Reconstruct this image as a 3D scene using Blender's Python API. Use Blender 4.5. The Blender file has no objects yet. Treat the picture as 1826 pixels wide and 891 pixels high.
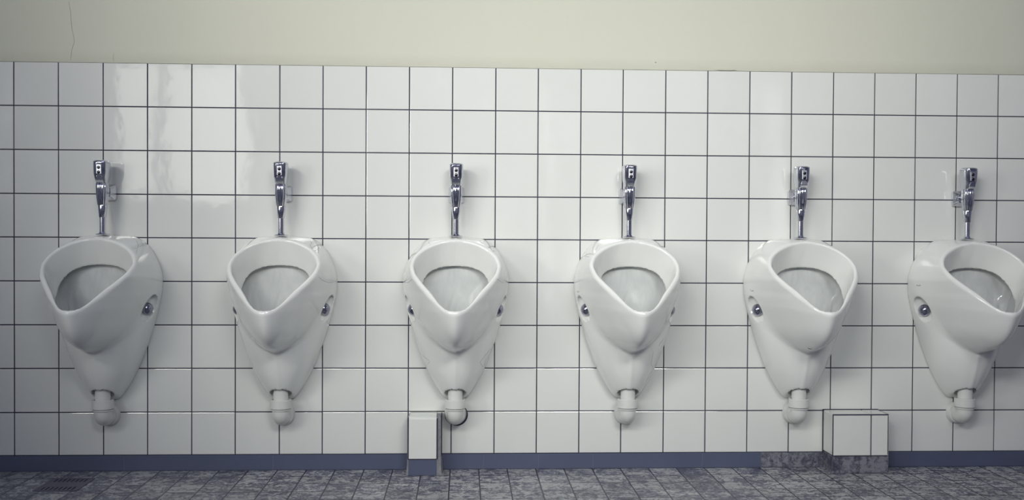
import bpy, bmesh, math, random
import numpy as np
from mathutils import Vector, Matrix

random.seed(7)
S = bpy.context.scene
C = S.collection

# ------------------------------------------------------------------ camera
W_PX = 1826.0
F_PX = 1811.5
YAW, PITCH, ROLL = 0.047241, 0.016174, 0.005526
CAM = Vector((0.0, -3.6146, 0.8387))


def camera():
    ca, sa, cb, sb = math.cos(YAW), math.sin(YAW), math.cos(PITCH), math.sin(PITCH)
    fwd = Vector((sa * cb, ca * cb, -sb))
    right = Vector((ca, -sa, 0))
    up = right.cross(fwd)
    cc, sc = math.cos(ROLL), math.sin(ROLL)
    r = right * cc + up * sc
    u = up * cc - right * sc
    m = Matrix.Identity(4)
    for i in range(3):
        m[i][0], m[i][1], m[i][2], m[i][3] = r[i], u[i], -fwd[i], CAM[i]
    cd = bpy.data.cameras.new('camera')
    cd.sensor_fit = 'HORIZONTAL'
    cd.sensor_width = 36.0
    cd.lens = F_PX * 36.0 / W_PX
    cd.clip_start = 0.05
    co = bpy.data.objects.new('camera', cd)
    C.objects.link(co)
    co.matrix_world = m
    S.camera = co


camera()

# ------------------------------------------------------------------ light
S.view_settings.view_transform = 'Standard'
S.view_settings.look = 'None'
S.view_settings.gamma = 1.0
S.view_settings.use_curve_mapping = False
S.view_settings.exposure = 0.0

world = bpy.data.worlds.new('world')
S.world = world
world.use_nodes = True
world.node_tree.nodes['Background'].inputs[0].default_value = (0.5, 0.6, 0.85, 1)
world.node_tree.nodes['Background'].inputs[1].default_value = 0.3

REAR_Y = -4.35          # the wall behind the camera
CEIL_Z = 3.05
LEFT_X, RIGHT_X = -3.3, 3.6


def area(name, loc, target, sx, sy, power, col, spread=180):
    ld = bpy.data.lights.new(name, 'AREA')
    ld.shape = 'RECTANGLE'
    ld.size, ld.size_y = sx, sy
    ld.energy = power
    ld.color = col
    ld.spread = math.radians(spread)
    o = bpy.data.objects.new(name, ld)
    C.objects.link(o)
    o.location = loc
    d = Vector(target) - Vector(loc)
    o.rotation_euler = d.to_track_quat('-Z', 'Y').to_euler()
    return o


# added lamps high behind the camera, cones narrowed to imitate lens vignetting
area('daylight_left', (-2.30, -4.2, 2.62), (-0.21, 0.0, 1.80), 1.5, 0.5, 9.2, (1.0, 0.995, 0.93), 52)
area('daylight_middle', (-0.70, -4.2, 2.62), (1.54, 0.0, 1.70), 1.5, 0.5, 16.0, (1.0, 0.995, 0.93), 73)
area('daylight_right', (0.90, -4.2, 2.62), (0.10, 0.0, 0.44), 1.5, 0.5, 2.8, (1.0, 0.995, 0.93), 38)
area('daylight_far_right', (1.30, -4.19, 2.62), (0.9, 0.0, 1.3), 1.5, 0.5, 3.4, (1.0, 0.995, 0.93), 50)
# weak blue fill lamp, added overhead to tint the darker areas
area('skylight', (0.1, -3.2, 3.0), (0.1, -3.25, 0.0), 4.6, 0.8, 13, (0.42, 0.47, 1.0), 180)
# added side lamp to brighten the left flanks; no window stands there
area('daylight_side', (-3.22, -2.9, 1.35), (0.75, 0.0, 0.85), 1.1, 0.9, 6.2, (1.0, 0.995, 0.94), 60)


# ------------------------------------------------------------------ helpers
def tag(o, label=None, cat=None, group=None, kind=None):
    if label: o['label'] = label
    if cat: o['category'] = cat
    if group: o['group'] = group
    if kind: o['kind'] = kind
    return o


def empty(name, loc, label, cat, group=None):
    o = bpy.data.objects.new(name, None)
    C.objects.link(o)
    o.location = loc
    o.empty_display_size = 0.05
    return tag(o, label, cat, group)


def link(name, me, mats, parent=None, smooth=False, loc=None):
    for m in (mats if isinstance(mats, (list, tuple)) else [mats]):
        me.materials.append(m)
    if smooth:
        me.polygons.foreach_set('use_smooth', [True] * len(me.polygons))
    o = bpy.data.objects.new(name, me)
    C.objects.link(o)
    if parent: o.parent = parent
    if loc: o.location = loc
    return o


def from_bm(name, bm, mats, parent=None, smooth=False, loc=None, angle=None):
    me = bpy.data.meshes.new(name)
    bmesh.ops.recalc_face_normals(bm, faces=bm.faces)
    bm.to_mesh(me)
    bm.free()
    o = link(name, me, mats, parent, smooth, loc)
    if angle:
        me.set_sharp_from_angle(angle=math.radians(angle))
    return o


def box_bm(x0, x1, y0, y1, z0, z1, bev=0.0, seg=2, bm=None):
    b = bmesh.new()
    bmesh.ops.create_cube(b, size=1)
    for v in b.verts:
        v.co = Vector(((x0 + x1) / 2 + v.co.x * (x1 - x0), (y0 + y1) / 2 + v.co.y * (y1 - y0), (z0 + z1) / 2 + v.co.z * (z1 - z0)))
    if bev:
        bmesh.ops.bevel(b, geom=list(b.edges), offset=bev, segments=seg, affect='EDGES', profile=0.5)
    if bm is None:
        return b
    me = bpy.data.meshes.new('t')
    b.to_mesh(me); b.free()
    bm.from_mesh(me)
    bpy.data.meshes.remove(me)
    return bm


def loft_bm(rings, cap=True, bm=None):
    """rings: list of lists of Vectors, same length, closed loops."""
    bm = bm or bmesh.new()
    prev = None
    first = None
    for r in rings:
        vs = [bm.verts.new(p) for p in r]
        if prev:
            n = len(vs)
            for i in range(n):
                bm.faces.new((prev[i], prev[(i + 1) % n], vs[(i + 1) % n], vs[i]))
        else:
            first = vs
        prev = vs
    if cap:
        bm.faces.new(first[::-1])
        bm.faces.new(prev)
    return bm


def ellring(cx, cy, z, rx, ry, n=48, p=2.0):
    out = []
    for i in range(n):
        t = 2 * math.pi * i / n
        c, s = math.cos(t), math.sin(t)
        out.append(Vector((cx + rx * math.copysign(abs(c) ** (2 / p), c), cy + ry * math.copysign(abs(s) ** (2 / p), s), z)))
    return out


def lathe_bm(profile, cx, cy, n=48, bm=None):
    return loft_bm([ellring(cx, cy, z, r, r, n) for z, r in profile], True, bm)


def tube_bm(pts, rad, n=24, bm=None, cap=True):
    pts = [Vector(p) for p in pts]
    rad = rad if isinstance(rad, (list, tuple)) else [rad] * len(pts)
    rings = []
    t0 = (pts[1] - pts[0]).normalized()
    ref = Vector((1, 0, 0)) if abs(t0.x) < 0.9 else Vector((0, 1, 0))
    a = t0.cross(ref).normalized()
    for i, p in enumerate(pts):
        t = (pts[min(i + 1, len(pts) - 1)] - pts[max(i - 1, 0)]).normalized()
        a = (a - t * a.dot(t)).normalized()
        b = t.cross(a)
        rings.append([p + (a * math.cos(2 * math.pi * k / n) + b * math.sin(2 * math.pi * k / n)) * rad[i] for k in range(n)])
    return loft_bm(rings, cap, bm)


# ------------------------------------------------------------------ materials
class NT:
    def __init__(self, name):
        self.m = bpy.data.materials.new(name)
        self.m.use_nodes = True
        self.t = self.m.node_tree
        self.b = self.t.nodes['Principled BSDF']

    def n(self, typ, **kw):
        nd = self.t.nodes.new('ShaderNode' + typ)
        for k, v in kw.items():
            if k in nd.bl_rna.properties.keys():
                setattr(nd, k, v)
            else:
                nd.inputs[k.replace('_', ' ')].default_value = v
        return nd

    def l(self, a, b):
        self.t.links.new(a, b)

    def coord(self, scale=(1, 1, 1), loc=(0, 0, 0), kind='Object'):
        tc = self.n('TexCoord')
        mp = self.n('Mapping')
        mp.inputs['Scale'].default_value = scale
        mp.inputs['Location'].default_value = loc
        self.l(tc.outputs[kind], mp.inputs[0])
        return mp.outputs[0]

    def noise(self, vec, scale, detail=4, rough=0.5, dist=0.0):
        nd = self.n('TexNoise')
        nd.inputs['Scale'].default_value = scale
        nd.inputs['Detail'].default_value = detail
        nd.inputs['Roughness'].default_value = rough
        nd.inputs['Distortion'].default_value = dist
        if vec is not None: self.l(vec, nd.inputs['Vector'])
        return nd.outputs['Fac']

    def ramp(self, fac, stops, interp='LINEAR'):
        r = self.n('ValToRGB')
        cr = r.color_ramp
        cr.interpolation = interp
        while len(cr.elements) < len(stops): cr.elements.new(0.5)
        for e, (p, c) in zip(cr.elements, stops):
            e.position = p
            e.color = (*c, 1) if len(c) == 3 else c
        self.l(fac, r.inputs[0])
        return r.outputs[0]

    def mix(self, fac, a, b, blend='MIX'):
        m = self.n('Mix', data_type='RGBA', blend_type=blend)
        for s, v in ((m.inputs[0], fac), (m.inputs[6], a), (m.inputs[7], b)):
            if hasattr(v, 'default_value'): self.l(v, s)
            elif isinstance(v, (int, float)): s.default_value = v
            else: s.default_value = (*v, 1)
        return m.outputs[2]

    def bump(self, h, strength, dist, normal=None):
        b = self.n('Bump')
        b.inputs['Strength'].default_value = strength
        b.inputs['Distance'].default_value = dist
        self.l(h, b.inputs['Height'])
        if normal is not None: self.l(normal, b.inputs['Normal'])
        return b.outputs[0]

    def set(self, **kw):
        for k, v in kw.items():
            s = self.b.inputs[k.replace('_', ' ')]
            if hasattr(v, 'default_value'): self.l(v, s)
            elif isinstance(v, (tuple, list)): s.default_value = (*v, 1)
            else: s.default_value = v
        return self


def m_tile():
    t = NT('white_glazed_tile')
    v = t.coord()
    tone = t.n('Attribute'); tone.attribute_name = 'tone'
    smudge = t.noise(v, 9, 5, 0.6)
    base = t.mix(tone.outputs['Fac'], (0.725, 0.745, 0.715), (0.785, 0.805, 0.775))
    base = t.mix(t.ramp(smudge, [(0.35, (1, 1, 1)), (0.75, (0, 0, 0))]), (0.755, 0.772, 0.742), base)
    wav = t.noise(v, 9.0, 2, 0.5)
    fine = t.noise(v, 60, 2, 0.5)
    nb = t.bump(wav, 0.5, 0.0014)
    nb = t.bump(fine, 0.12, 0.0006, nb)
    t.set(Base_Color=base, Roughness=0.06, Normal=nb)
    t.b.inputs['Specular IOR Level'].default_value = 0.75
    return t.m


def m_grout(col=(0.035, 0.037, 0.062), name='dark_grout'):
    t = NT(name)
    v = t.coord()
    c = t.mix(t.noise(v, 25, 4, 0.6), tuple(x * 0.7 for x in col), tuple(x * 1.5 for x in col))
    t.set(Base_Color=c, Roughness=0.9)
    return t.m


def m_paint():
    t = NT('cream_wall_paint')
    v = t.coord()
    vs = t.coord(scale=(1, 1, 0.25))
    blot = t.noise(vs, 3.0, 5, 0.6)
    c = t.mix(blot, (0.605, 0.612, 0.52), (0.655, 0.658, 0.558))
    # grime that gathers in the narrow band right over the tiles
    sep = t.n('SeparateXYZ'); t.l(v, sep.inputs[0])
    mr = t.n('MapRange'); mr.inputs['From Min'].default_value = 1.427; mr.inputs['From Max'].default_value = 1.47
    mr.inputs['To Min'].default_value = 1.0; mr.inputs['To Max'].default_value = 0.0
    t.l(sep.outputs['Z'], mr.inputs['Value'])
    g = t.n('Math', operation='MULTIPLY'); t.l(mr.outputs[0], g.inputs[0]); t.l(t.noise(t.coord(scale=(1, 1, 4)), 8, 5, 0.7), g.inputs[1])
    c = t.mix(g.outputs[0], c, (0.50, 0.50, 0.41))
    b1 = t.bump(t.noise(v, 8, 6, 0.6), 0.35, 0.01)
    b2 = t.bump(t.noise(v, 140, 3, 0.6), 0.25, 0.001, b1)
    t.set(Base_Color=c, Roughness=0.75, Normal=b2)
    return t.m


def m_ceramic(name='white_vitreous_china', col=(0.885, 0.905, 0.875), rough=0.08):
    t = NT(name)
    v = t.coord()
    c = t.mix(t.noise(v, 7, 4, 0.5), tuple(x * 0.97 for x in col), col)
    nb = t.bump(t.noise(v, 14, 2, 0.5), 0.10, 0.002)
    t.set(Base_Color=c, Roughness=rough, Normal=nb)
    t.b.inputs['Coat Weight'].default_value = 0.15
    t.b.inputs['Coat Roughness'].default_value = 0.03
    return t.m


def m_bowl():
    t = NT('scaled_bowl_glaze')  # grey tone paints in the shade of the deep bowl
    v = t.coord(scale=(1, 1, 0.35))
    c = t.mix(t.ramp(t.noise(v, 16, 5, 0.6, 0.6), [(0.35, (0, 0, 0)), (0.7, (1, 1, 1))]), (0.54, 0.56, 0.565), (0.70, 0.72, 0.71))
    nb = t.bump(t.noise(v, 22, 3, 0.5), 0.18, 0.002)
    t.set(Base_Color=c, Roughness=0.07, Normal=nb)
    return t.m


def m_chrome(name='chrome', col=(0.70, 0.71, 0.765), rough=0.13):
    t = NT(name)
    v = t.coord()
    t.set(Base_Color=t.mix(t.noise(v, 40, 3, 0.5), tuple(x * 0.9 for x in col), col), Roughness=rough, Metallic=1.0)
    return t.m


def m_plain(name, col, rough=0.5, metal=0.0, var=0.08, scale=20):
    t = NT(name)
    v = t.coord()
    t.set(Base_Color=t.mix(t.noise(v, scale, 4, 0.6), tuple(x * (1 - var) for x in col), tuple(min(1, x * (1 + var)) for x in col)), Roughness=rough, Metallic=metal)
    return t.m


def marble_color(t, v, k=1.0, top=(0.455, 0.465, 0.465)):
    n1 = t.noise(v, 36, 9, 0.66, 1.0)
    n2 = t.noise(v, 140, 6, 0.65, 0.4)
    n3 = t.noise(v, 6, 3, 0.5)
    add = t.n('Math', operation='ADD'); t.l(n1, add.inputs[0])
    mul = t.n('Math', operation='MULTIPLY'); t.l(n2, mul.inputs[0]); mul.inputs[1].default_value = 0.5
    t.l(mul.outputs[0], add.inputs[1])
    a2 = t.n('Math', operation='MULTIPLY_ADD'); t.l(n3, a2.inputs[0]); a2.inputs[1].default_value = 0.35
    t.l(add.outputs[0], a2.inputs[2])
    return t.ramp(a2.outputs[0], [(0.74, (0.065 * k, 0.070 * k, 0.115 * k)), (0.85, (0.13 * k, 0.137 * k, 0.182 * k)),
                                  (0.93, (0.225 * k, 0.234 * k, 0.272 * k)), (0.985, tuple(c * k for c in top))])


def m_floor():
    t = NT('mottled_floor_tile')
    v = t.coord()
    vb = t.coord(loc=(-0.056, 0.008, 0))
    br = t.n('TexBrick', offset=0.0, squash=1.0)
    br.inputs['Scale'].default_value = 1.0
    br.inputs['Brick Width'].default_value = 0.1013
    br.inputs['Row Height'].default_value = 0.1013
    br.inputs['Mortar Size'].default_value = 0.0023
    br.inputs['Mortar Smooth'].default_value = 0.1
    br.inputs['Color1'].default_value = (0.0, 0.0, 0.0, 1)
    br.inputs['Color2'].default_value = (1, 1, 1, 1)
    br.inputs['Bias'].default_value = 0.0
    t.l(vb, br.inputs['Vector'])
    # a different cut of the marbling on each tile
    off = t.n('VectorMath', operation='SCALE'); t.l(br.outputs['Color'], off.inputs[0]); off.inputs['Scale'].default_value = 3.0
    ad = t.n('VectorMath', operation='ADD'); t.l(v, ad.inputs[0]); t.l(off.outputs[0], ad.inputs[1])
    col = marble_color(t, ad.outputs[0])
    tone = t.mix(br.outputs['Color'], (0.86, 0.86, 0.86), (1.1, 1.1, 1.1))
    col = t.mix(1.0, col, tone, 'MULTIPLY')
    col = t.mix(br.outputs['Fac'], col, (0.030, 0.030, 0.055))
    inv = t.n('Math', operation='SUBTRACT'); inv.inputs[0].default_value = 1.0; t.l(br.outputs['Fac'], inv.inputs[1])
    nb = t.bump(inv.outputs[0], 0.6, 0.0015)
    nb = t.bump(t.noise(v, 70, 4, 0.6), 0.3, 0.0008, nb)
    t.set(Base_Color=col, Roughness=0.42, Normal=nb)
    return t.m


def m_marble():
    t = NT('veined_skirting_tile')
    v = t.coord()
    t.set(Base_Color=marble_color(t, v, 0.74, (0.30, 0.31, 0.35)), Roughness=0.35)
    return t.m


TILE = m_tile()
GROUT = m_grout()
PAINT = m_paint()
CHINA = m_ceramic()
BOWL = m_bowl()
CHROME = m_chrome()
CAPM = m_chrome('dull_chrome', (0.36, 0.37, 0.46), 0.16)
SATIN = m_chrome('satin_chrome', (0.70, 0.71, 0.76), 0.32)
LENS = m_plain('black_sensor_glass', (0.008, 0.008, 0.02), 0.15)
PLASTIC = m_ceramic('white_pvc', (0.73, 0.74, 0.715), 0.3)
SKIRT = m_plain('slate_blue_skirting_tile', (0.093, 0.108, 0.178), 0.38, var=0.12, scale=6)
JOINT = m_plain('pale_joint', (0.20, 0.21, 0.27), 0.9)
MARBLE = m_marble()
FLOOR = m_floor()
ROUGHC = m_plain('rough_cement', (0.27, 0.275, 0.30), 0.95, var=0.5, scale=90)
CRACKM = m_plain('hairline_crack', (0.20, 0.21, 0.23), 0.9)
INK = m_plain('dark_ink', (0.10, 0.11, 0.12), 0.6)
PLCRACK = m_plain('plaster_crack_shade', (0.47, 0.46, 0.39), 0.9)
HOLE = m_plain('dark_hollow', (0.02, 0.02, 0.045), 0.9)
GREYWALL = m_plain('far_wall_paint', (0.54, 0.55, 0.66), 0.8)
DARKDOOR = m_plain('dark_partition', (0.07, 0.07, 0.11), 0.6)
STEEL = m_plain('dull_steel_grate', (0.13, 0.135, 0.19), 0.45, 0.5)

# ------------------------------------------------------------------ tiled wall
GX = [-1.5648, -1.4127, -1.2595, -1.1074, -0.9546, -0.8032, -0.6492, -0.4985, -0.3472, -0.1953, -0.0428, 0.1103, 0.2615,
      0.4144, 0.5653, 0.7189, 0.8710, 1.0237, 1.1761, 1.3290, 1.4804, 1.6325, 1.7851, 1.9377]
P = 0.1524
while GX[0] > LEFT_X + P: GX.insert(0, GX[0] - P)
while GX[-1] < RIGHT_X - P: GX.append(GX[-1] + P)
GX = [LEFT_X] + GX + [RIGHT_X]
GZ = [1.4269, 1.2741, 1.1215, 0.9688, 0.8172, 0.6643, 0.5113, 0.3587, 0.2045, 0.0535]
G = 0.0020       # half a grout joint


def tiles_into(bm, tone_l, x0, x1, z0, z1, y=0.0, tilt=0.00045, bev=0.0012):
    """one glazed tile: bevelled slab standing on the wall, faces -y"""
    a, b, c, d = x0 + G, x1 - G, z0 + G, z1 - G
    if b - a < 0.004 or d - c < 0.004: return
    ty = [random.uniform(-tilt, tilt) for _ in range(3)]
    pl = lambda x, z: y + ty[0] + ty[1] * (2 * (x - a) / (b - a) - 1) + ty[2] * (2 * (z - c) / (d - c) - 1)
    o = [bm.verts.new((x, y + 0.0040, z)) for x, z in ((a, c), (b, c), (b, d), (a, d))]
    m = [bm.verts.new((x, pl(x, z) + bev * 0.35, z)) for x, z in ((a, c), (b, c), (b, d), (a, d))]
    i = [bm.verts.new((x, pl(x, z), z)) for x, z in ((a + bev, c + bev), (b - bev, c + bev), (b - bev, d - bev), (a + bev, d - bev))]
    tone = random.random()
    for q in range(4):
        r = (q + 1) % 4
        for f in ((o[q], o[r], m[r], m[q]), (m[q], m[r], i[r], i[q])):
            bm.faces.new(f).material_index = 0
            tone_l.append(tone)
    bm.faces.new(i).material_index = 0
    tone_l.append(tone)


def back_wall():
    bm = bmesh.new()
    tones = []
    for r in range(len(GZ) - 1):
        for k in range(len(GX) - 1):
            tiles_into(bm, tones, GX[k], GX[k + 1], GZ[r + 1], GZ[r])
    def quad(x0, x1, y, z0, z1, mi, n=1):
        for k in range(n):
            xa, xb = x0 + (x1 - x0) * k / n, x0 + (x1 - x0) * (k + 1) / n
            bm.faces.new([bm.verts.new(p) for p in ((xa, y, z0), (xb, y, z0), (xb, y, z1), (xa, y, z1))]).material_index = mi
            tones.append(0.5)
    quad(LEFT_X, RIGHT_X, 0.0022, 0.0, 1.4252, 1)
    quad(LEFT_X, RIGHT_X, 0.0012, 1.4262, CEIL_Z, 2)
    # solid back of the wall
    for f in (((LEFT_X, 0.12, 0), (RIGHT_X, 0.12, 0), (RIGHT_X, 0.12, CEIL_Z), (LEFT_X, 0.12, CEIL_Z)),
              ((LEFT_X, 0.0012, CEIL_Z), (RIGHT_X, 0.0012, CEIL_Z), (RIGHT_X, 0.12, CEIL_Z), (LEFT_X, 0.12, CEIL_Z))):
        bm.faces.new([bm.verts.new(p) for p in f]).material_index = 2
        tones.append(0.5)
    me = bpy.data.meshes.new('wall_back')
    bm.to_mesh(me); bm.free()
    at = me.attributes.new('tone', 'FLOAT', 'FACE')
    at.data.foreach_set('value', tones)
    o = link('wall_back', me, [TILE, GROUT, PAINT])
    return tag(o, kind='structure')


WALL = back_wall()

bm = box_bm(LEFT_X, RIGHT_X, REAR_Y, 0.12, -0.06, 0.0)
tag(from_bm('floor', bm, FLOOR), kind='structure')
tag(from_bm('ceiling', box_bm(LEFT_X - .1, RIGHT_X + .1, REAR_Y - .1, 0.12, CEIL_Z, CEIL_Z + 0.08), GREYWALL), kind='structure')
tag(from_bm('wall_left', box_bm(LEFT_X - 0.1, LEFT_X, REAR_Y - .1, 0.12, -0.06, CEIL_Z), GREYWALL), kind='structure')
tag(from_bm('wall_right', box_bm(RIGHT_X, RIGHT_X + 0.1, REAR_Y - .1, 0.12, -0.06, CEIL_Z), GREYWALL), kind='structure')

# ---- the wall behind the camera, its left window, and panes added for light and reflections
def emission(name, col, s):
    m = bpy.data.materials.new(name)
    m.use_nodes = True
    nt = m.node_tree
    nt.nodes.clear()
    tc = nt.nodes.new('ShaderNodeTexCoord')
    nz = nt.nodes.new('ShaderNodeTexNoise'); nz.inputs['Scale'].default_value = 2.2
    rp = nt.nodes.new('ShaderNodeValToRGB')
    rp.color_ramp.elements[0].color = tuple(c * 0.8 for c in col) + (1,)
    rp.color_ramp.elements[1].color = tuple(col) + (1,)
    e = nt.nodes.new('ShaderNodeEmission')
    e.inputs[1].default_value = s
    out = nt.nodes.new('ShaderNodeOutputMaterial')
    nt.links.new(tc.outputs['Object'], nz.inputs['Vector'])
    nt.links.new(nz.outputs['Fac'], rp.inputs[0])
    nt.links.new(rp.outputs[0], e.inputs[0])
    nt.links.new(e.outputs[0], out.inputs[0])
    return m


SKYPANE = emission('bright_frosted_pane', (0.93, 0.97, 0.90), 2.9)
GLOWPANE = emission('door_glass', (0.95, 0.97, 1.0), 1.3)  # added glowing strips that put bright streaks in the chrome
DIMPANE = emission('shaded_pane', (0.85, 0.92, 1.0), 0.4)  # dim glow for the high openings added behind the lamps
FRAMEM = m_plain('grey_window_frame', (0.30, 0.31, 0.36), 0.5)


def rear_wall():
    openings = [(-2.72, -1.66, 1.04, 2.20), (0.50, 0.72, 0.30, 2.10), (2.25, 2.60, 0.12, 2.10), (-3.10, -1.50, 2.32, 2.92), (-1.46, 0.06, 2.32, 2.92), (0.10, 1.70, 2.32, 2.92)]  # first is the window mirrored in the tiles; the rest are added
    xs = sorted({LEFT_X, RIGHT_X, *[o[0] for o in openings], *[o[1] for o in openings]})
    zs = sorted({-0.06, CEIL_Z, *[o[2] for o in openings], *[o[3] for o in openings]})
    bm = bmesh.new()
    for i in range(len(xs) - 1):
        for j in range(len(zs) - 1):
            cx, cz = (xs[i] + xs[i + 1]) / 2, (zs[j] + zs[j + 1]) / 2
            if any(o[0] < cx < o[1] and o[2] < cz < o[3] for o in openings): continue
            box_bm(xs[i], xs[i + 1], REAR_Y - 0.1, REAR_Y, zs[j], zs[j + 1], bm=bm)
    tag(from_bm('wall_front', bm, GREYWALL), kind='structure')
    for n, (x0, x1, z0, z1) in enumerate(openings):
        bm = bmesh.new()
        y0, y1 = REAR_Y - 0.07, REAR_Y - 0.02
        for a in ((x0, x1, z0, z0 + .04), (x0, x1, z1 - .04, z1), (x0, x0 + .04, z0, z1), (x1 - .04, x1, z0, z1),
                  (x0 + (x1 - x0) * .34 - .04, x0 + (x1 - x0) * .34 + .04, z0, z1)):
            box_bm(a[0], a[1], y0, y1, a[2], a[3], bm=bm)
        w = tag(from_bm('window_%d' % (n + 1), bm, FRAMEM), kind='structure')
        from_bm('window_pane', box_bm(x0 + .02, x1 - .02, REAR_Y - 0.06, REAR_Y - 0.05, z0 + .02, z1 - .02), SKYPANE if n == 0 else GLOWPANE if n < 3 else DIMPANE, w)


rear_wall()


# ---- skirting
def skirting():
    bm = bmesh.new()
    H = 0.0530
    joints = [-1.72, -1.187, -0.67, 0.0728, 0.2695, 0.465, 0.86]
    xs = [LEFT_X] + joints + [1.075]
    for k in range(len(xs) - 1):
        x0, x1 = xs[k], xs[k + 1]
        if x0 < -0.2 < x1 or x0 < -0.1 < x1:
            for a, b in ((x0, -0.196), (-0.074, x1)):
                if b - a > 0.01: box_bm(a + .0006, b - .0006, -0.0075, 0.004, 0.0, H, 0.0008, 1, bm)
        else:
            box_bm(x0 + .0006, x1 - .0006, -0.0075, 0.004, 0.0, H, 0.0008, 1, bm)
    for a, b in ((1.505, 2.35), (2.35, 2.9), (2.9, RIGHT_X)):
        box_bm(a + .0006, b - .0006, -0.0075, 0.004, 0.0, H, 0.0008, 1, bm)
    n0 = len(bm.faces)
    for f in bm.faces: f.material_index = 0
    for a, b in ((1.0755, 1.176), (1.1775, 1.278), (1.2795, 1.302)):
        box_bm(a, b, -0.0085, 0.004, 0.0015, H, 0.0008, 1, bm)
    for f in list(bm.faces)[n0:]: f.material_index = 1
    n1 = len(bm.faces)
    box_bm(LEFT_X, -0.196, -0.0066, 0.004, 0.0, H - .001, bm=bm)
    box_bm(-0.074, RIGHT_X, -0.0066, 0.004, 0.0, H - .001, bm=bm)
    for f in list(bm.faces)[n1:]: f.material_index = 2
    tag(from_bm('baseboard_back', bm, [SKIRT, MARBLE, JOINT]), kind='structure')


skirting()


# ---- tiled pipe boxes
def slab(bm, pts, th_dir, mi, bev=0.0012):
    """bevelled tile from 4 corner points (outer face), thickness along th_dir"""
    p = [Vector(q) for q in pts]
    c = sum(p, Vector()) / 4
    th = Vector(th_dir)
    out = [q + th for q in p]
    mid = [q + th * 0.3 for q in p]
    inn = [q + (c - q).normalized() * bev * 1.4 for q in p]
    V = [[bm.verts.new(q) for q in r] for r in (out, mid, inn)]
    for a, b in ((0, 1), (1, 2)):
        for k in range(4):
            j = (k + 1) % 4
            bm.faces.new((V[a][k], V[a][j], V[b][j], V[b][k])).material_index = mi
    bm.faces.new(V[2]).material_index = mi


def wide_box():
    X0, X1, Y, T, B = 1.3025, 1.5035, -0.100, 0.2075, 0.060
    r = empty('pipe_box', ((X0 + X1) / 2, -0.05, 0), 'wide white-tiled pipe box with veined grey plinth at the wall foot', 'pipe box')
    def put(name, bm, mats, lab=None, **k):
        bmesh.ops.translate(bm, vec=(-(X0 + X1) / 2, 0.05, 0), verts=bm.verts)
        o = from_bm(name, bm, mats, r, **k)
        if lab: o['label'] = lab
        return o
    g = G
    # dark jointing core
    bm = box_bm(X0 + .003, X1 - .003, Y + .003, -0.0005, 0.001, T - .003)
    box_bm(X0 - .0022, X1 + .0008, -.0045, -.0005, .056, T + .0022, bm=bm)
    box_bm(X0 + .0002, X1 - .0008, Y - .0003, Y + .0042, T - .0036, T + .0002, bm=bm)
    box_bm(X0 - .0002, X0 + .0024, Y - .0002, Y + .0034, B, T - .0002, bm=bm)
    box_bm(X0 + .0002, X1 - .0008, Y - .0002, Y + .004, B - .001, B + .0018, bm=bm)
    put('core', bm, GROUT, 'dark grout between the tiles')
    bm = bmesh.new()
    xm = 1.4405
    for a, b in ((X0, xm), (xm, X1)):
        aa, bb = a + (.0022 if a == X0 else g), b - (0.0 if b == X1 else g)
        slab(bm, ((aa, Y, B + g), (bb, Y, B + g), (bb, Y, T - .0034), (aa, Y, T - .0034)), (0, .004, 0), 0)
        slab(bm, ((aa, Y + .004, T), (bb, Y + .004, T), (bb, -0.006, T), (aa, -0.006, T)), (0, 0, -.004), 0)
    slab(bm, ((X0, -0.006, B + g), (X0, Y + .003, B + g), (X0, Y + .003, T - .003), (X0, -0.006, T - .003)), (.004, 0, 0), 0)
    slab(bm, ((X1, Y, B + g), (X1, -0.002, B + g), (X1, -0.002, T), (X1, Y, T)), (-.004, 0, 0), 0)
    put('tile_cladding', bm, [BOXTILE], 'white glazed tiles')
    bm = bmesh.new()
    for a, b in ((X0, 1.3985), (1.3995, X1)):
        slab(bm, ((a, Y - .001, 0), (b, Y - .001, 0), (b, Y - .001, B - .001), (a, Y - .001, B - .001)), (0, .006, 0), 0)
    slab(bm, ((X0 - .001, -0.009, 0), (X0 - .001, Y, 0), (X0 - .001, Y, B - .001), (X0 - .001, -0.009, B - .001)), (.006, 0, 0), 0)
    slab(bm, ((X1 + .001, Y, 0), (X1 + .001, -0.009, 0), (X1 + .001, -0.009, B - .001), (X1 + .001, Y, B - .001)), (-.006, 0, 0), 0)
    put('plinth', bm, [MARBLE], 'mottled grey-blue plinth tiles')


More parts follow.
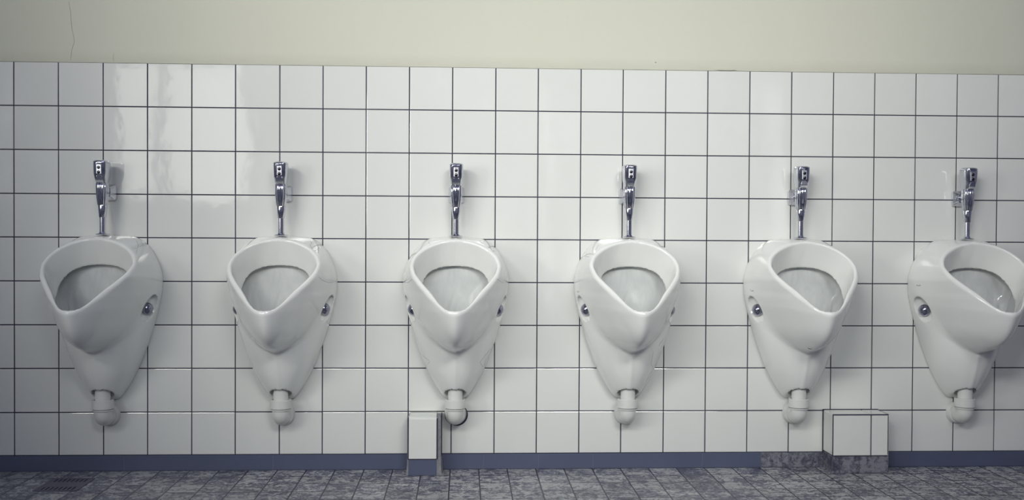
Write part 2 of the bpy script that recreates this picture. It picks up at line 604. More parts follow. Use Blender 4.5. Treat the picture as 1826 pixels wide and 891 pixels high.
def narrow_box():
    X0, X1, Y, T, B = -0.1895, -0.0905, -0.100, 0.2035, 0.056
    XR = -0.0775
    r = empty('pipe_box', ((X0 + XR) / 2, -0.05, 0), 'narrow pipe box of one upright white tile beside the third urinal drain', 'pipe box')
    def put(name, bm, mats, lab=None, **k):
        bmesh.ops.translate(bm, vec=(-(X0 + XR) / 2, 0.05, 0), verts=bm.verts)
        o = from_bm(name, bm, mats, r, **k)
        if lab: o['label'] = lab
        return o
    # cement core with splayed right flank
    bm = bmesh.new()
    lo = [(X0 - .004, -.0095), (X0 - .004, Y + .010), (X0 + .001, Y + .003), (X1 + .0015, Y + .003), (XR, Y + .010), (XR + .003, -.0095)]
    def ring(z, s=0.0):
        return [Vector((x + (-s if k in (0, 1) else s if k in (4, 5) else 0), y - (s if k in (1, 2, 3, 4) else 0) * .3, z)) for k, (x, y) in enumerate(lo)]
    loft_bm([ring(0.0, .004), ring(0.03, .001), ring(B, 0), ring(T - 0.012, 0), ring(T - .004, -.002)], True, bm)
    put('core', bm, ROUGHC, 'rough grey mortar edges')
    # dark joints on both sides of the tile
    bm = box_bm(X0 - .0022, X0 + .0018, Y + .0008, Y + .012, B, T - .003)
    box_bm(X1 - .001, X1 + .0030, Y + .0008, Y + .01, B, T - .006, bm=bm)
    box_bm(X0, X1, Y + .001, Y + .01, B - .0015, B + .0015, bm=bm)
    box_bm(XR - .0005, XR + .003, -.06, -.004, 0.056, T - .002, bm=bm)
    put('joint', bm, GROUT, 'dark joint lines')
    # bull-nosed tile: front face curving over to the top
    bm = bmesh.new()
    prof = [(Y, B + .002)]
    R = 0.011
    prof += [(Y, T - R)]
    for k in range(1, 9):
        a = math.pi / 2 * k / 8
        prof.append((Y + R - R * math.cos(a), T - R + R * math.sin(a)))
    prof.append((-0.001, T))
    cols = [X0 + .0015, X0 + .003, X1 - .003, X1 - .0015]
    rows = []
    for x, d in zip(cols, (.0015, 0, 0, .0015)):
        rows.append([bm.verts.new((x, min(y + d, -.001), z - (d if y > Y + R * .5 else 0))) for y, z in prof])
    for c in range(3):
        for k in range(len(prof) - 1):
            bm.faces.new((rows[c][k], rows[c + 1][k], rows[c + 1][k + 1], rows[c][k + 1]))
    for c in (0, 3):
        b2 = [bm.verts.new((v.co.x, min(v.co.y + .004, -.0005), v.co.z - .003)) for v in rows[c]]
        for k in range(len(prof) - 1):
            bm.faces.new((rows[c][k], rows[c][k + 1], b2[k + 1], b2[k]))
    put('tile_cladding', bm, [BOXTILE], 'white tile with rounded top edge', smooth=True, angle=40)
    bm = box_bm(X0 + .001, X1 - .001, Y - .001, Y + .006, 0.0, B - .0025, .001, 1)
    put('plinth', bm, [SKIRT], 'plain slate blue plinth tile')


def m_boxtile():
    t = NT('pipe_box_tile')
    v = t.coord()
    t.set(Base_Color=t.mix(t.noise(v, 12, 4, 0.6), (0.735, 0.76, 0.725), (0.79, 0.81, 0.775)), Roughness=0.15, Normal=t.bump(t.noise(v, 8, 2, 0.5), 0.3, 0.003))
    return t.m


BOXTILE = m_boxtile()
wide_box()
narrow_box()


# ------------------------------------------------------------------ urinal body, as an implicit surface
def spline(xs, ys):
    """monotone-ish cubic (Catmull) interpolation evaluated with numpy"""
    xs, ys = np.array(xs, float), np.array(ys, float)
    h = np.diff(xs); d = np.diff(ys) / h
    m = np.zeros_like(ys)
    m[0], m[-1] = d[0], d[-1]
    for i in range(1, len(xs) - 1):
        m[i] = 0.0 if d[i - 1] * d[i] <= 0 else 2 * d[i - 1] * d[i] / (d[i - 1] + d[i])
    def f(x):
        x = np.clip(x, xs[0], xs[-1])
        k = np.clip(np.searchsorted(xs, x) - 1, 0, len(xs) - 2)
        t = (x - xs[k]) / h[k]
        return ((1 + 2 * t) * (1 - t) ** 2 * ys[k] + t * (1 - t) ** 2 * h[k] * m[k] + t * t * (3 - 2 * t) * ys[k + 1] + t * t * (t - 1) * h[k] * m[k + 1])
    return f


# half width of the outline on the wall, by height
Wz = spline([.236, .243, .252, .262, .274, .290, .308, .336, .364, .410, .455, .535, .580, .615, .645, .673, .705, .731, .760, .786, .804, .815, .822, .8275],
            [.001, .020, .034, .045, .055, .066, .077, .092, .106, .124, .140, .1645, .1745, .179, .1815, .182, .1785, .172, .159, .141, .122, .104, .080, .001])
Wb = spline([.418, .425, .435, .452, .470, .490, .520, .545, .570, .600, .630, .660, .700, .9],
            [.001, .020, .043, .072, .093, .114, .134, .146, .158, .171, .179, .181, .182, .182])
Db = spline([.412, .422, .432, .450, .470, .500, .530, .560, .590, .640, .9],
            [.060, .110, .170, .245, .295, .335, .358, .373, .384, .388, .388])
Ds = spline([.236, .250, .270, .300, .360, .430, .500, .600, .9],
            [.045, .060, .078, .103, .134, .157, .168, .172, .172])
Zr = spline([-.02, .06, .10, .125, .15, .18, .22, .27, .32, .37, .42],
            [.960, .880, .838, .813, .786, .752, .716, .675, .634, .594, .554])


# exponent of the beak's plan section, by height
Pb = spline([.40, .60, .64, .665, .70, .74, .90], [1.45, 1.55, 1.64, 1.77, 1.95, 2.1, 2.1])
# the opening: half width in plan by distance from the wall, and by height
Wp = spline([.100, .126, .1285, .131, .140, .155, .175, .195, .222, .262, .300, .345, .360, .368, .373, .45],
            [-.30, -.02, .024, .044, .078, .1127, .1356, .142, .1355, .1110, .0808, .0478, .0325, .0185, .000, -.30])
Wl = spline([.100, .1225, .1240, .1252, .1268, .1335, .142, .155, .170, .195, .222, .262, .300, .345, .373, .45],
            [-.25, -.03, .016, .036, .056, .0865, .1050, .1205, .1310, .1375, .1355, .1110, .0808, .0478, .010, -.30])
We = spline([.700, .7296, .7517, .777, .799, .810, .816, .824, .84], [.1350, .142, .1356, .1127, .0777, .046, .015, -.05, -.15])
Vr = spline([.554, .594, .634, .675, .716, .752, .786, .813, .838, .880], [.42, .37, .32, .27, .22, .18, .15, .125, .10, .06])


def ellp(u, v, a, b, p):
    a = np.maximum(a, 1e-3); b = np.maximum(b, 1e-3)
    x, y = np.abs(u) / a + 1e-9, np.abs(v) / b + 1e-9
    s = x ** p + y ** p
    k = s ** (1 / p)
    gx = k / s * x ** (p - 1) / a
    gy = k / s * y ** (p - 1) / b
    return (k - 1) / (np.sqrt(gx * gx + gy * gy) + 1e-9)


def ell(u, v, a, b):
    a = np.maximum(a, 1e-3); b = np.maximum(b, 1e-3)
    k0 = np.sqrt((u / a) ** 2 + (v / b) ** 2)
    k1 = np.sqrt((u / a ** 2) ** 2 + (v / b ** 2) ** 2) + 1e-9
    return k0 * (k0 - 1) / k1


def smin(a, b, k):
    h = np.maximum(k - np.abs(a - b), 0) / k
    return np.minimum(a, b) - h * h * k * .25


def smax(a, b, k):
    return -smin(-a, -b, k)


def outer(u, v, z):
    w = Wz(z)
    sh = ell(u, v, w, Ds(z))
    bk = ellp(np.sqrt(u * u + 0.009 ** 2) - 0.003, v, np.minimum(Wb(z), w), Db(z), Pb(z))
    d = smin(sh, bk, 0.016)
    # shoulders: from the outline on the wall in to the rolled rim of the opening
    t = np.clip(v / Vr(z), 0, 1.6)
    U = w - (w - We(z) - 0.0095) * t ** 1.7
    wt = np.clip((z - .68) / .06, 0, 1)
    d = d * (1 - wt) + (np.abs(u) - U) * 0.8 * wt
    return smax(d, z - 0.8265, 0.008)


def field(u, v, z, part=False):
    u = np.abs(u)
    o = outer(u, v, z)
    # pocket for the wall bolt
    cu, cv, cz = 0.1435, 0.052, 0.573
    a = np.array((0.72, 0.69)); b = np.array((0.69, -0.72))
    along = (u - cu) * a[0] + (v - cv) * a[1]
    lat = (u - cu) * b[0] + (v - cv) * b[1]       # + towards the wall
    dz = z - cz
    pk = ell(lat - 0.30 * dz, dz - 0.003, np.full_like(u, 0.034), np.full_like(u, 0.0455))
    pk = smax(pk, -along, 0.012)
    rim = (z - Zr(v)) * 0.77
    body = smax(o, rim, 0.014)
    depth = -(z - Zr(v))                       # below the rim plane
    q = np.clip(depth / 0.14, -0.3, 1)
    vs = v + 0.046 * q
    sc = 1 - 0.17 * q
    ql = np.clip(q, 0, 1)
    up = smax((u / sc - Wp(vs) * (1 - ql) - Wl(vs) * ql) * 0.62, o + 0.006 + 0.13 * np.clip(depth, 0, .15), 0.004)
    up = np.maximum(up, (Zr(v) - 0.142) - z)    # ends at the flushing edge
    low = smax(o + 0.024, 0.057 - v, 0.05)
    low = smax(low, 0.475 - z, 0.09)
    low = np.maximum(low, z - (Zr(v) - 0.137))
    low = smax(low, 0.009 - pk, 0.01)
    up = smax(up, 0.009 - pk, 0.01)
    body = smax(body, -up, 0.008)
    body = np.maximum(body, -low)
    body = smax(body, -pk, 0.003)
    # underside with the outlet
    body = smax(body, (0.2905 + (v - 0.095) * 0.42) - z, 0.008)
    hole = np.sqrt(u * u + (v - 0.064) ** 2) - 0.0365
    body = smax(body, -np.maximum(hole, z - 0.325), 0.003)
    body = np.maximum(body, 0.0015 - v)
    if part:
        return body, low, up
    return body


def surface_net(h=0.004):
    us = np.arange(-0.200, 0.2001, h)
    vs = np.arange(-0.006, 0.402, h)
    zs = np.arange(0.228, 0.842, h)
    U, V, Z = np.meshgrid(us, vs, zs, indexing='ij')
    F = field(U, V, Z)
    nx, ny, nz = F.shape
    sgn = F < 0
    cnt = np.zeros((nx - 1, ny - 1, nz - 1))
    acc = np.zeros((nx - 1, ny - 1, nz - 1, 3))
    corners = [(i, j, k) for i in (0, 1) for j in (0, 1) for k in (0, 1)]
    sl = lambda c: tuple(slice(c[a], (nx, ny, nz)[a] - 1 + c[a]) for a in range(3))
    for c in corners:
        for ax in range(3):
            if c[ax]: continue
            d = list(c); d[ax] = 1
            A, B = F[sl(c)], F[sl(d)]
            cr = (A < 0) != (B < 0)
            with np.errstate(all='ignore'):
                t = np.where(cr, A / (A - B), 0)
            cnt += cr
            for q in range(3):
                acc[..., q] += np.where(cr, c[q] + (t if q == ax else 0), 0)
    act = cnt > 0
    idx = -np.ones(act.shape, int)
    I = np.argwhere(act)
    idx[act] = np.arange(len(I))
    loc = acc[act] / cnt[act][:, None]
    pts = np.stack([us[0] + (I[:, 0] + loc[:, 0]) * h, vs[0] + (I[:, 1] + loc[:, 1]) * h, zs[0] + (I[:, 2] + loc[:, 2]) * h], 1)
    # two Newton steps on to the surface
    for _ in range(3):
        e = 0.0006
        f0 = field(*pts.T)
        g = np.stack([(field(*(pts + np.eye(3)[q] * e).T) - field(*(pts - np.eye(3)[q] * e).T)) / (2 * e) for q in range(3)], 1)
        g2 = np.maximum((g * g).sum(1), 0.3)
        st = (f0 / g2)[:, None] * g
        ln = np.linalg.norm(st, axis=1, keepdims=True)
        pts = pts - st * np.minimum(1, 0.0018 / np.maximum(ln, 1e-9))
    faces = []
    for ax in range(3):
        b, c = [(1, 2), (2, 0), (0, 1)][ax]
        s0 = [slice(1, -1)] * 3; s1 = [slice(1, -1)] * 3
        s0[ax] = slice(0, -1); s1[ax] = slice(1, None)
        ch = sgn[tuple(s0)] != sgn[tuple(s1)]
        E = np.argwhere(ch)
        off = np.ones(3, int); off[ax] = 0
        E = E + off
        ins = sgn[E[:, 0], E[:, 1], E[:, 2]]
        def at(db, dc):
            q = E.copy(); q[:, b] -= db; q[:, c] -= dc
            return idx[q[:, 0], q[:, 1], q[:, 2]]
        quad = np.stack([at(0, 0), at(1, 0), at(1, 1), at(0, 1)], 1)
        quad[~ins] = quad[~ins][:, ::-1]
        faces.append(quad)
    faces = np.concatenate(faces)
    return pts, faces


PTS, FACES = surface_net(0.0040)
cen = PTS[FACES].mean(1)
_, low, up = field(*cen.T, part=True)
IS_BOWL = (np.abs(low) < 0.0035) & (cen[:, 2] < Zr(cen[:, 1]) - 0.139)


def sub_mesh(name, sel):
    f = FACES[sel]
    used = np.unique(f)
    mp = -np.ones(len(PTS), int); mp[used] = np.arange(len(used))
    p = PTS[used].copy()
    p[:, 1] *= -1
    me = bpy.data.meshes.new(name)
    me.from_pydata(p.tolist(), [], mp[f][:, ::-1].tolist() if FLIP else mp[f].tolist())
    me.update()
    return me


# orientation: the face normals must point out of the ceramic
v0, v1, v2 = PTS[FACES[:, 0]], PTS[FACES[:, 1]], PTS[FACES[:, 2]]
nn = np.cross(v1 - v0, v2 - v0)
pp = cen + nn / np.maximum(np.linalg.norm(nn, axis=1, keepdims=True), 1e-12) * 0.001
outw = (field(*pp.T) > 0).mean() > 0.5
FLIP = bool(outw)      # mirroring v to -y turns every face round
BODY_ME = sub_mesh('ceramic_body', ~IS_BOWL)
BOWL_ME = sub_mesh('bowl', IS_BOWL)


def make_urinal():
    r = empty('urinal', (0, 0, 0), 'white ceramic urinal', 'urinal', 'row of wall-hung urinals')
    b = link('ceramic_body', BODY_ME, CHINA, r, True)
    BODY_ME.set_sharp_from_angle(angle=math.radians(50))
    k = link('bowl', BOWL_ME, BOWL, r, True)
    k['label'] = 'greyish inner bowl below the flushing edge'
    for s in (-1, 1):
        bm = bmesh.new()
        ax = Vector((s * 0.72, -0.69, 0)).normalized()
        prof = [(0.0, 0.0205), (0.006, 0.0212), (0.012, 0.0198), (0.0165, 0.0165), (0.020, 0.0115), (0.022, 0.006), (0.0226, 0.001)]
        c = Vector((s * 0.1445, -0.0535, 0.573))
        tube_bm([c + ax * h for h, _ in prof], [q for _, q in prof], 28, bm)
        o = from_bm('bolt_cap', bm, CAPM, r, True)
        if s < 0: o['label'] = 'domed metal cap in the left side pocket'
        else: o['label'] = 'domed metal cap in the right side pocket'
    return r


def copy_thing(root):
    r = root.copy(); C.objects.link(r)
    for ch in root.children:
        c = ch.copy(); C.objects.link(c); c.parent = r
        for g in ch.children:
            d = g.copy(); C.objects.link(d); d.parent = c
    return r


def make_valve():
    r = empty('flush_valve', (0, 0, 0), 'chrome sensor flush valve', 'flush valve', 'chrome flush valves on the wall')
    vy = -0.064
    # base flange and pipe
    from_bm('pipe_flange', lathe_bm([(0.8265, 0.0225), (0.8285, 0.0238), (0.8305, 0.0225), (0.8318, 0.013), (0.836, 0.0115)], 0, vy), CHROME, r, True, angle=40)
    from_bm('flush_pipe', lathe_bm([(0.830, 0.0100), (0.892, 0.0100)], 0, vy), CHROME, r, True, angle=40)
    # tapered body
    from_bm('coupling', lathe_bm([(0.887, 0.0116), (0.8885, 0.0124), (0.926, 0.0158), (0.9285, 0.0152)], 0, vy), CHROME, r, True, angle=30)
    bm = bmesh.new()
    rings = []
    for z, rx, ry in ((0.9285, .0152, .0152), (0.931, .0166, .0166), (0.950, .0184, .0192), (0.966, .0194, .0213), (0.985, .0197, .0226), (1.0035, .0197, .0230), (1.0045, .0188, .0218)):
        rings.append([Vector((p.x * (1 + .035 * math.cos(16 * math.atan2(p.y - vy, p.x))), vy + (p.y - vy) * (1 + .035 * math.cos(16 * math.atan2(p.y - vy, p.x))), p.z))
                      for p in ellring(0, vy - (ry - rx) * 0.6, z, rx, ry, 192, 2.4 if z > .94 else 2.0)])
    loft_bm(rings, True, bm)
    from_bm('valve_body', bm, CHROME, r, True, angle=60)
    # angular front shield on the body
    bm = bmesh.new()
    f = [(-.0035, 0.999), (.0035, 0.999), (.0045, 0.950), (0.0, 0.934), (-.0045, 0.950)]
    fr = [bm.verts.new((x * .92, vy - .0262 + abs(x) * .25 + max(0, .96 - z) * .32, z)) for x, z in f]
    bk = [bm.verts.new((x * 1.15, vy - .004, z + (0.001 if z > .95 else -.003))) for x, z in f]
    bm.faces.new(fr); bm.faces.new(bk[::-1])
    for i in range(5): bm.faces.new((fr[i], fr[(i + 1) % 5], bk[(i + 1) % 5], bk[i]))
    bmesh.ops.bevel(bm, geom=list(bm.edges), offset=.0008, segments=2, affect='EDGES')
    from_bm('front_facet', bm, CHROME, r)
    # head
    bm = bmesh.new()
    rings = []
    for z, rx, ry, cy in ((1.0045, .0180, .0210, 0), (1.012, .0205, .0240, -.002), (1.026, .0232, .0280, -.004), (1.034, .0240, .0300, -.005), (1.0705, .0247, .0318, -.006),
                          (1.0712, .0232, .0304, -.006), (1.0722, .0232, .0304, -.006), (1.0730, .0249, .0320, -.006),
                          (1.0765, .0244, .0314, -.006), (1.0800, .0215, .0280, -.006), (1.0820, .0150, .0190, -.006), (1.0826, .004, .005, -.006)):
        rings.append(ellring(0, vy + cy, z, rx, ry, 56, 3.4))
    loft_bm(rings, True, bm)
    h = from_bm('sensor_head', bm, CHROME, r, True, angle=35)
    bm = box_bm(-.0088, .0088, vy - .0388, vy - .030, 1.0335, 1.0665, .0015, 2)
    from_bm('sensor_plate', bm, SATIN, h)
    for z in (1.0555, 1.0395):
        bm = bmesh.new()
        tube_bm([(0, vy - .0376, z), (0, vy - .0394, z), (0, vy - .0401, z)], [.0056, .0056, .0045], 24, bm)
        from_bm('sensor_eye', bm, LENS, h, True, angle=35)['label'] = 'round black sensor eye'
    # sloping thumb lever between head and body
    bm = bmesh.new()
    pr = [(vy - .010, 1.0040), (vy - .027, 1.0050), (vy - .0355, 1.0150), (vy - .0368, 1.0290), (vy - .030, 1.0310), (vy - .012, 1.018)]
    L = [bm.verts.new((-.0125 if i in (1, 2) else -.0088, y, z)) for i, (y, z) in enumerate(pr)]
    R = [bm.verts.new((.0125 if i in (1, 2) else .0088, y, z)) for i, (y, z) in enumerate(pr)]
    bm.faces.new(L); bm.faces.new(R[::-1])
    for i in range(6): bm.faces.new((L[i], L[(i + 1) % 6], R[(i + 1) % 6], R[i]))
    bmesh.ops.bevel(bm, geom=list(bm.edges), offset=.002, segments=3, affect='EDGES')
    from_bm('lever', bm, CHROME, r, True, angle=35)
    # square wall mount, flaring to the wall
    bm = bmesh.new()
    rings = []
    for y, sx, sz in ((-.0005, .0262, .0262), (-.0035, .0262, .0262), (-.0040, .0280, .0280), (-.0110, .0282, .0282), (-.0130, .0274, .0274), (-.0240, .0205, .0212), (-.0320, .0160, .0165)):
        rings.append([Vector((p.x, y, 0.974 + p.y)) for p in ellring(0, 0, 0, sx, sz, 40, 7)])
    loft_bm(rings, True, bm)
    w = from_bm('wall_mount', bm, CHROME, r, True, angle=30)
    bm = bmesh.new()
    tube_bm([(0, -.030, .974), (0, -.055, .974)], .0125, 32, bm)
    from_bm('inlet_neck', bm, CHROME, w, True, angle=30)
    return r


def make_drain():
    r = empty('drain_elbow', (0, 0, 0), 'white plastic drain elbow', 'drain pipe', 'white drain elbows under the urinals')
    vy = -0.064
    from_bm('outlet_pipe', lathe_bm([(0.225, .0255), (0.305, .0255)], 0, vy), PLASTIC, r, True, angle=40)
    from_bm('collar_nut', lathe_bm([(0.2215, .0305), (0.2222, .0338), (0.2258, .0342), (0.2262, .0295), (0.2290, .0295), (0.2294, .0362), (0.2580, .0362), (0.2592, .0352), (0.2594, .0285), (0.2540, .0262)], 0, vy), PLASTIC, r, True, angle=30)
    bm = bmesh.new()
    pts = [(0, vy, 0.229), (0, vy, 0.212)]
    R = .0205
    zc = 0.197 + R - 0.0005
    for k in range(0, 11):
        a = math.pi / 2 * k / 10
        pts.append((0, vy + R - R * math.cos(a), zc - .001 - R * math.sin(a)))
    zl = pts[-1][2]
    pts += [(0, -0.030, zl), (0, -0.012, zl)]
    pts = [p for i, p in enumerate(pts) if i != 1]
    tube_bm(pts, [.0292] * len(pts), 36, bm)
    from_bm('elbow', bm, PLASTIC, r, True, angle=40)
    bm = bmesh.new()
    tube_bm([(0, -.0005, zl + .001), (0, -.005, zl + .001), (0, -.015, zl + .001), (0, -.019, zl + .001), (0, -.020, zl + .001)], [.0395, .0395, .0352, .0345, .030], 40, bm)
    from_bm('wall_rose', bm, PLASTIC, r, True, angle=30)
    return r


URX = [-1.2395, -0.6325, -0.0280, 0.5795, 1.1915, 1.7955]
UL = ['leftmost urinal, in the dim corner, with a thin bright streak in its bowl',
      'white urinal with a bright window glare in its bowl and forked cracks top right',
      'white urinal seen head-on, hanging above the narrow pipe box',
      'white urinal turned slightly right, over bare tiles, right of the head-on one',
      'white urinal with a small dark chip under its lip, left above the wide pipe box',
      'rightmost urinal, its bowl lip cut by the picture edge']
VL = ['chrome sensor flush valve over the leftmost urinal',
      'chrome sensor flush valve over the second urinal from the left, its mount peeking out right',
      'chrome sensor flush valve seen head-on, mount showing on both sides, over the third urinal',
      'chrome sensor flush valve over the fourth urinal from the left',
      'chrome sensor flush valve over the urinal beside the wide pipe box',
      'chrome sensor flush valve over the rightmost urinal']
DL = ['white plastic drain elbow under the leftmost urinal',
      'white plastic drain elbow under the second urinal from the left',
      'white plastic drain elbow touching the narrow pipe box side, under the third urinal',
      'white plastic drain elbow under the fourth urinal from the left',
      'white plastic drain elbow just left of the wide pipe box',
      'white plastic drain elbow under the rightmost urinal']
u0, v0_, d0 = make_urinal(), make_valve(), make_drain()
URINALS = []
for i, x in enumerate(URX):
    for src, labs in ((u0, UL), (v0_, VL), (d0, DL)):
        o = src if i == 0 else copy_thing(src)
        o['label'] = labs[i]
        if src is u0: URINALS.append(o)
roots = [o for o in C.objects if o.parent is None and o.type == 'EMPTY' and o.name.split('.')[0] in ('urinal', 'flush_valve', 'drain_elbow')]
cnt = {}
for o in roots:
    k = o.name.split('.')[0]
    n = cnt.get(k, 0); cnt[k] = n + 1
    o.location = (URX[n], 0, 0)

# fine dark flaws in the glaze, as local points on the china
CRACKS = {
    0: [[(0.1072, -0.0446, 0.8084), (0.113, -0.0549, 0.8033), (0.1184, -0.0639, 0.7982), (0.1235, -0.0719, 0.7931), (0.1257, -0.0829, 0.7894), (0.1278, -0.0936, 0.7857), (0.1299, -0.1041, 0.782), (0.1283, -0.1131, 0.7814), (0.1267, -0.122, 0.7809), (0.1251, -0.1307, 0.7804)], [(0.1311, -0.1081, 0.7801), (0.1343, -0.1221, 0.7746), (0.1375, -0.136, 0.7691), (0.1405, -0.1497, 0.7637)], [(0.129, -0.0891, 0.7856), (0.1296, -0.0771, 0.7874), (0.1302, -0.0647, 0.7892), (0.1307, -0.052, 0.791), (0.1327, -0.0458, 0.7903), (0.1345, -0.0393, 0.7895), (0.1362, -0.0323, 0.7888)]],
    1: [[(0.0972, -0.0563, 0.8109), (0.1007, -0.0642, 0.8079), (0.1041, -0.0715, 0.8049), (0.1074, -0.0783, 0.802), (0.1072, -0.0897, 0.7998), (0.107, -0.1008, 0.7976), (0.1068, -0.1118, 0.7955), (0.109, -0.1167, 0.7933), (0.1112, -0.1216, 0.7911), (0.1134, -0.1262, 0.7889), (0.1151, -0.1323, 0.7868), (0.1166, -0.1379, 0.7846), (0.1181, -0.1426, 0.7825)], [(0.1271, -0.143, 0.7765), (0.1283, -0.1337, 0.7774), (0.1295, -0.1242, 0.7782), (0.1308, -0.1145, 0.7791), (0.131, -0.103, 0.7812), (0.1312, -0.0913, 0.7833), (0.1314, -0.0795, 0.7854), (0.1331, -0.0765, 0.7845), (0.1348, -0.0733, 0.7835), (0.1364, -0.0699, 0.7826)], [(0.1507, -0.214, 0.6914), (0.1531, -0.2051, 0.6876), (0.1554, -0.1957, 0.6837), (0.1577, -0.1856, 0.6798), (0.1609, -0.1716, 0.6767), (0.1641, -0.1569, 0.6736), (0.1672, -0.1413, 0.6704), (0.1701, -0.1268, 0.6689), (0.1729, -0.1113, 0.6674), (0.1756, -0.0945, 0.6659), (0.1772, -0.0839, 0.6659), (0.1789, -0.0733, 0.6659), (0.1806, -0.063, 0.666)]],
    2: [[(0.0826, -0.0695, 0.8134), (0.0842, -0.0797, 0.8112), (0.0858, -0.0889, 0.8089), (0.0874, -0.0978, 0.8067), (0.0903, -0.0953, 0.8061), (0.0933, -0.0926, 0.8055), (0.0963, -0.0895, 0.8049)], [(-0.0894, -0.063, 0.8125), (-0.0914, -0.0718, 0.8102), (-0.0935, -0.0796, 0.8079), (-0.0955, -0.0871, 0.8057), (-0.0928, -0.0981, 0.8046), (-0.0902, -0.109, 0.8036), (-0.0875, -0.1195, 0.8026)], [(0.1227, -0.1517, 0.7765), (0.1246, -0.1458, 0.7775), (0.1266, -0.1348, 0.7785), (0.1287, -0.1218, 0.7794), (0.1305, -0.1185, 0.7785), (0.1324, -0.1149, 0.7777), (0.1343, -0.1109, 0.7768)], [(0.1374, -0.2453, 0.6879), (0.1403, -0.2409, 0.686), (0.1434, -0.2324, 0.6839), (0.1466, -0.2221, 0.6818), (0.1498, -0.2102, 0.6787), (0.1531, -0.1979, 0.6757), (0.1564, -0.1845, 0.6726), (0.1618, -0.1642, 0.6712), (0.1673, -0.1403, 0.6698), (0.1732, -0.1102, 0.668)], [(-0.1433, -0.2343, 0.6864), (-0.1473, -0.2204, 0.6824), (-0.1514, -0.205, 0.6783), (-0.1557, -0.1882, 0.6741), (-0.1592, -0.1746, 0.6724), (-0.1629, -0.1594, 0.6706), (-0.1667, -0.1423, 0.6688), (-0.1701, -0.1264, 0.6684), (-0.1737, -0.1071, 0.668), (-0.1778, -0.0814, 0.6672)], [(0.1302, -0.0414, 0.4395), (0.1221, -0.0612, 0.4328), (0.1142, -0.0742, 0.4254), (0.1064, -0.084, 0.4177), (0.0991, -0.0913, 0.4097), (0.0918, -0.0973, 0.4017), (0.0846, -0.1023, 0.3935), (0.0893, -0.09, 0.3847), (0.0942, -0.0741, 0.3754), (0.0992, -0.0494, 0.3648)], [(-0.1222, -0.0416, 0.4176), (-0.115, -0.06, 0.4124), (-0.108, -0.0719, 0.4066), (-0.1012, -0.0831, 0.4032), (-0.0945, -0.092, 0.3995), (-0.0878, -0.0992, 0.3956), (-0.0936, -0.0838, 0.3859), (-0.0996, -0.0615, 0.3753)]],
    3: [[(-0.1075, -0.0773, 0.8021), (-0.1115, -0.0855, 0.7982), (-0.1155, -0.093, 0.7944), (-0.1193, -0.1, 0.7905), (-0.1222, -0.1142, 0.7858), (-0.1249, -0.128, 0.7811), (-0.1276, -0.1411, 0.7764)], [(-0.156, -0.0603, 0.7598), (-0.1532, -0.087, 0.7599), (-0.1502, -0.1109, 0.7598), (-0.147, -0.1329, 0.7598)], [(0.1197, -0.0947, 0.4733), (0.1147, -0.1004, 0.4689), (0.1097, -0.1053, 0.4645), (0.105, -0.1096, 0.46), (0.1028, -0.1107, 0.4562), (0.1006, -0.1117, 0.4524), (0.0985, -0.1126, 0.4485)], [(0.078, -0.1274, 0.4324), (0.0763, -0.123, 0.4172), (0.0749, -0.1174, 0.4017), (0.0737, -0.1107, 0.386), (0.0769, -0.1042, 0.3808), (0.0804, -0.0966, 0.3755), (0.0842, -0.0872, 0.3699)]],
    4: [[(-0.027, -0.2313, 0.4573), (-0.0261, -0.2315, 0.4567), (-0.0251, -0.2316, 0.4561), (-0.0241, -0.2317, 0.4556), (-0.023, -0.2319, 0.455), (-0.0219, -0.2321, 0.4545), (-0.0208, -0.2323, 0.4539), (-0.0204, -0.2343, 0.4543), (-0.0199, -0.2363, 0.4547), (-0.0194, -0.2382, 0.455), (-0.0183, -0.2387, 0.4546), (-0.0171, -0.2391, 0.4542), (-0.016, -0.2395, 0.4537)]],
}
MARKS = {
    3: [[(-0.1806, -0.0508, 0.6387), (-0.1803, -0.0513, 0.6366), (-0.18, -0.0518, 0.6346), (-0.179, -0.0564, 0.634), (-0.178, -0.0609, 0.6334), (-0.1771, -0.0653, 0.6345), (-0.1763, -0.0697, 0.6356), (-0.1763, -0.071, 0.6377), (-0.1763, -0.0722, 0.6399)]],
    4: [[(-0.1781, -0.0643, 0.6414), (-0.1781, -0.0657, 0.644), (-0.1781, -0.0672, 0.6465)], [(-0.1774, -0.068, 0.6416), (-0.1767, -0.0706, 0.6407), (-0.1761, -0.0731, 0.6397), (-0.1756, -0.0761, 0.6413), (-0.1752, -0.0792, 0.6429)], [(-0.175, -0.0785, 0.6401), (-0.1747, -0.0812, 0.6422), (-0.1744, -0.0839, 0.6443), (-0.1738, -0.0854, 0.642), (-0.1732, -0.0868, 0.6398)]],
    5: [[(-0.1804, -0.0608, 0.6587), (-0.1803, -0.0627, 0.6615), (-0.1802, -0.0645, 0.6642), (-0.1797, -0.0664, 0.6617), (-0.1792, -0.0682, 0.6591)], [(-0.1793, -0.0701, 0.6641), (-0.179, -0.0705, 0.6621), (-0.1788, -0.0708, 0.66), (-0.1784, -0.073, 0.6601), (-0.178, -0.0752, 0.6602), (-0.1782, -0.0758, 0.6623), (-0.1783, -0.0764, 0.6645)], [(-0.1776, -0.0776, 0.6596), (-0.1775, -0.0795, 0.6623), (-0.1775, -0.0815, 0.6651), (-0.177, -0.0833, 0.6625), (-0.1764, -0.0851, 0.66)]],
}


def thread(bm, pts, rad):
    if len(pts) > 1: tube_bm(pts, [rad * (0.6 if i in (0, len(pts) - 1) else 1) for i in range(len(pts))], 6, bm)


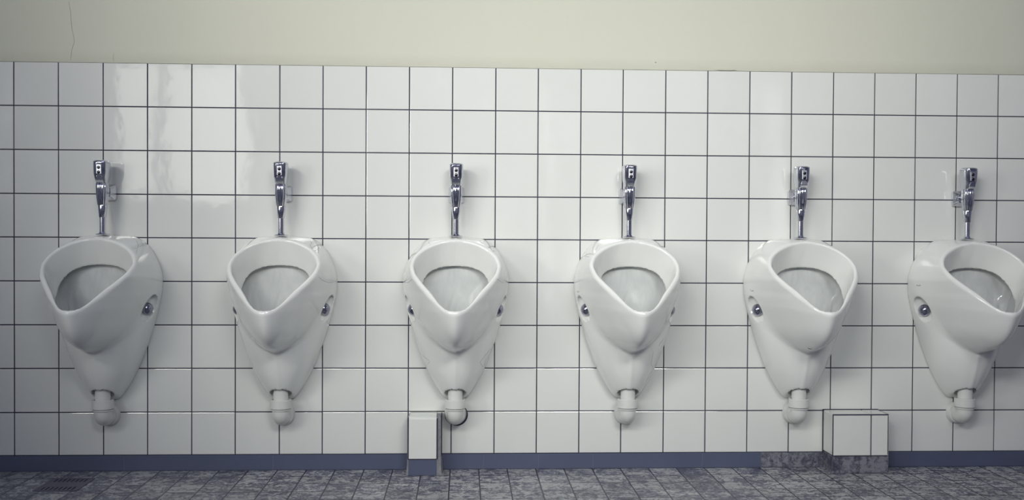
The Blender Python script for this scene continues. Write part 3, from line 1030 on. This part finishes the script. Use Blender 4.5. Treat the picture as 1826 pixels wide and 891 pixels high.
for i, lines in CRACKS.items():
    for l in lines:
        bm = bmesh.new()
        thread(bm, l, 0.0011 if i == 4 else 0.00042)
        o = from_bm('glaze_chip' if i == 4 else 'hairline_crack', bm, CRACKM if i != 4 else LENS, URINALS[i])
        o['label'] = 'small dark chip under the lip' if i == 4 else 'fine grey hairline crack in the glaze'
for i, lines in MARKS.items():
    bm = bmesh.new()
    for l in lines: thread(bm, l, 0.00055)
    from_bm('maker_mark', bm, INK, URINALS[i])['label'] = 'tiny dark printed mark above the bolt pocket'

# hairlines and a dab of filler in the painted plaster over the tiles
bm = bmesh.new()
for l in ([(-1.3771, 1.6352), (-1.3709, 1.6002), (-1.3693, 1.5683), (-1.3662, 1.5396), (-1.3609, 1.5189), (-1.3578, 1.4982), (-1.3673, 1.4693), (-1.3695, 1.4501), (-1.3711, 1.4341)],
          [(-1.2236, 1.4601), (-1.2255, 1.4425), (-1.223, 1.429)]):
    thread(bm, [(x, 0.0008, z) for x, z in l], 0.0008)
pc = from_bm('plaster_crack', bm, PLCRACK, WALL)
bm = bmesh.new()
tube_bm([(0.893, .001, 1.4315), (0.91, -.0002, 1.4306), (0.93, -.0006, 1.4300), (0.95, -.0004, 1.4292), (0.973, .001, 1.4288)], [.001, .0034, .0042, .0034, .001], 12, bm)
from_bm('filler_dab', bm, PAINT, WALL, True)
bm = bmesh.new()
tube_bm([(0.6785, .0012, 1.455), (0.681, -.0002, 1.4535), (0.6835, .0012, 1.452)], [.001, .0026, .001], 8, bm)
from_bm('plaster_pit', bm, PLCRACK, WALL, True)

# the ragged hole in the tile showing under the third drain's rose
bm = bmesh.new()
tube_bm([(.006, -.0002, .1925), (.006, -.0022, .1925)], [.0385, .0385], 32, bm)
from_bm('wall_hole', bm, HOLE, [o for o in roots if o.name.startswith('drain_elbow')][2])['label'] = 'dark gap in the tile behind the wall rose'

# ------------------------------------------------------------------ floor drain
def floor_drain():
    r = empty('floor_drain', (-1.315, -0.205, 0), 'square slotted floor drain grate below the leftmost urinal', 'floor drain')
    bm = bmesh.new()
    hx, hy = .070, .083
    for a in ((-hx, hx, -hy, -hy + .010), (-hx, hx, hy - .010, hy), (-hx, -hx + .010, -hy + .010, hy - .010), (hx - .010, hx, -hy + .010, hy - .010)):
        box_bm(a[0], a[1], a[2], a[3], -0.001, .0030, .0006, 1, bm)
    from_bm('frame', bm, STEEL, r)
    bm = bmesh.new()
    n = 9
    for k in range(n):
        x = -hx + .014 + (2 * hx - .028) * k / (n - 1)
        box_bm(x - .0042, x + .0042, -hy + .012, -hy + .05, 0.0004, .0022, .0005, 1, bm)
        box_bm(x - .0042, x + .0042, hy - .05, hy - .012, 0.0004, .0022, .0005, 1, bm)
    box_bm(-hx + .010, hx - .010, -.034, .034, 0.0004, .0026, .0005, 1, bm)
    from_bm('grate', bm, STEEL, r)
    from_bm('sump', box_bm(-hx + .008, hx - .008, -hy + .008, hy - .008, -.002, .0006), HOLE, r)


floor_drain()
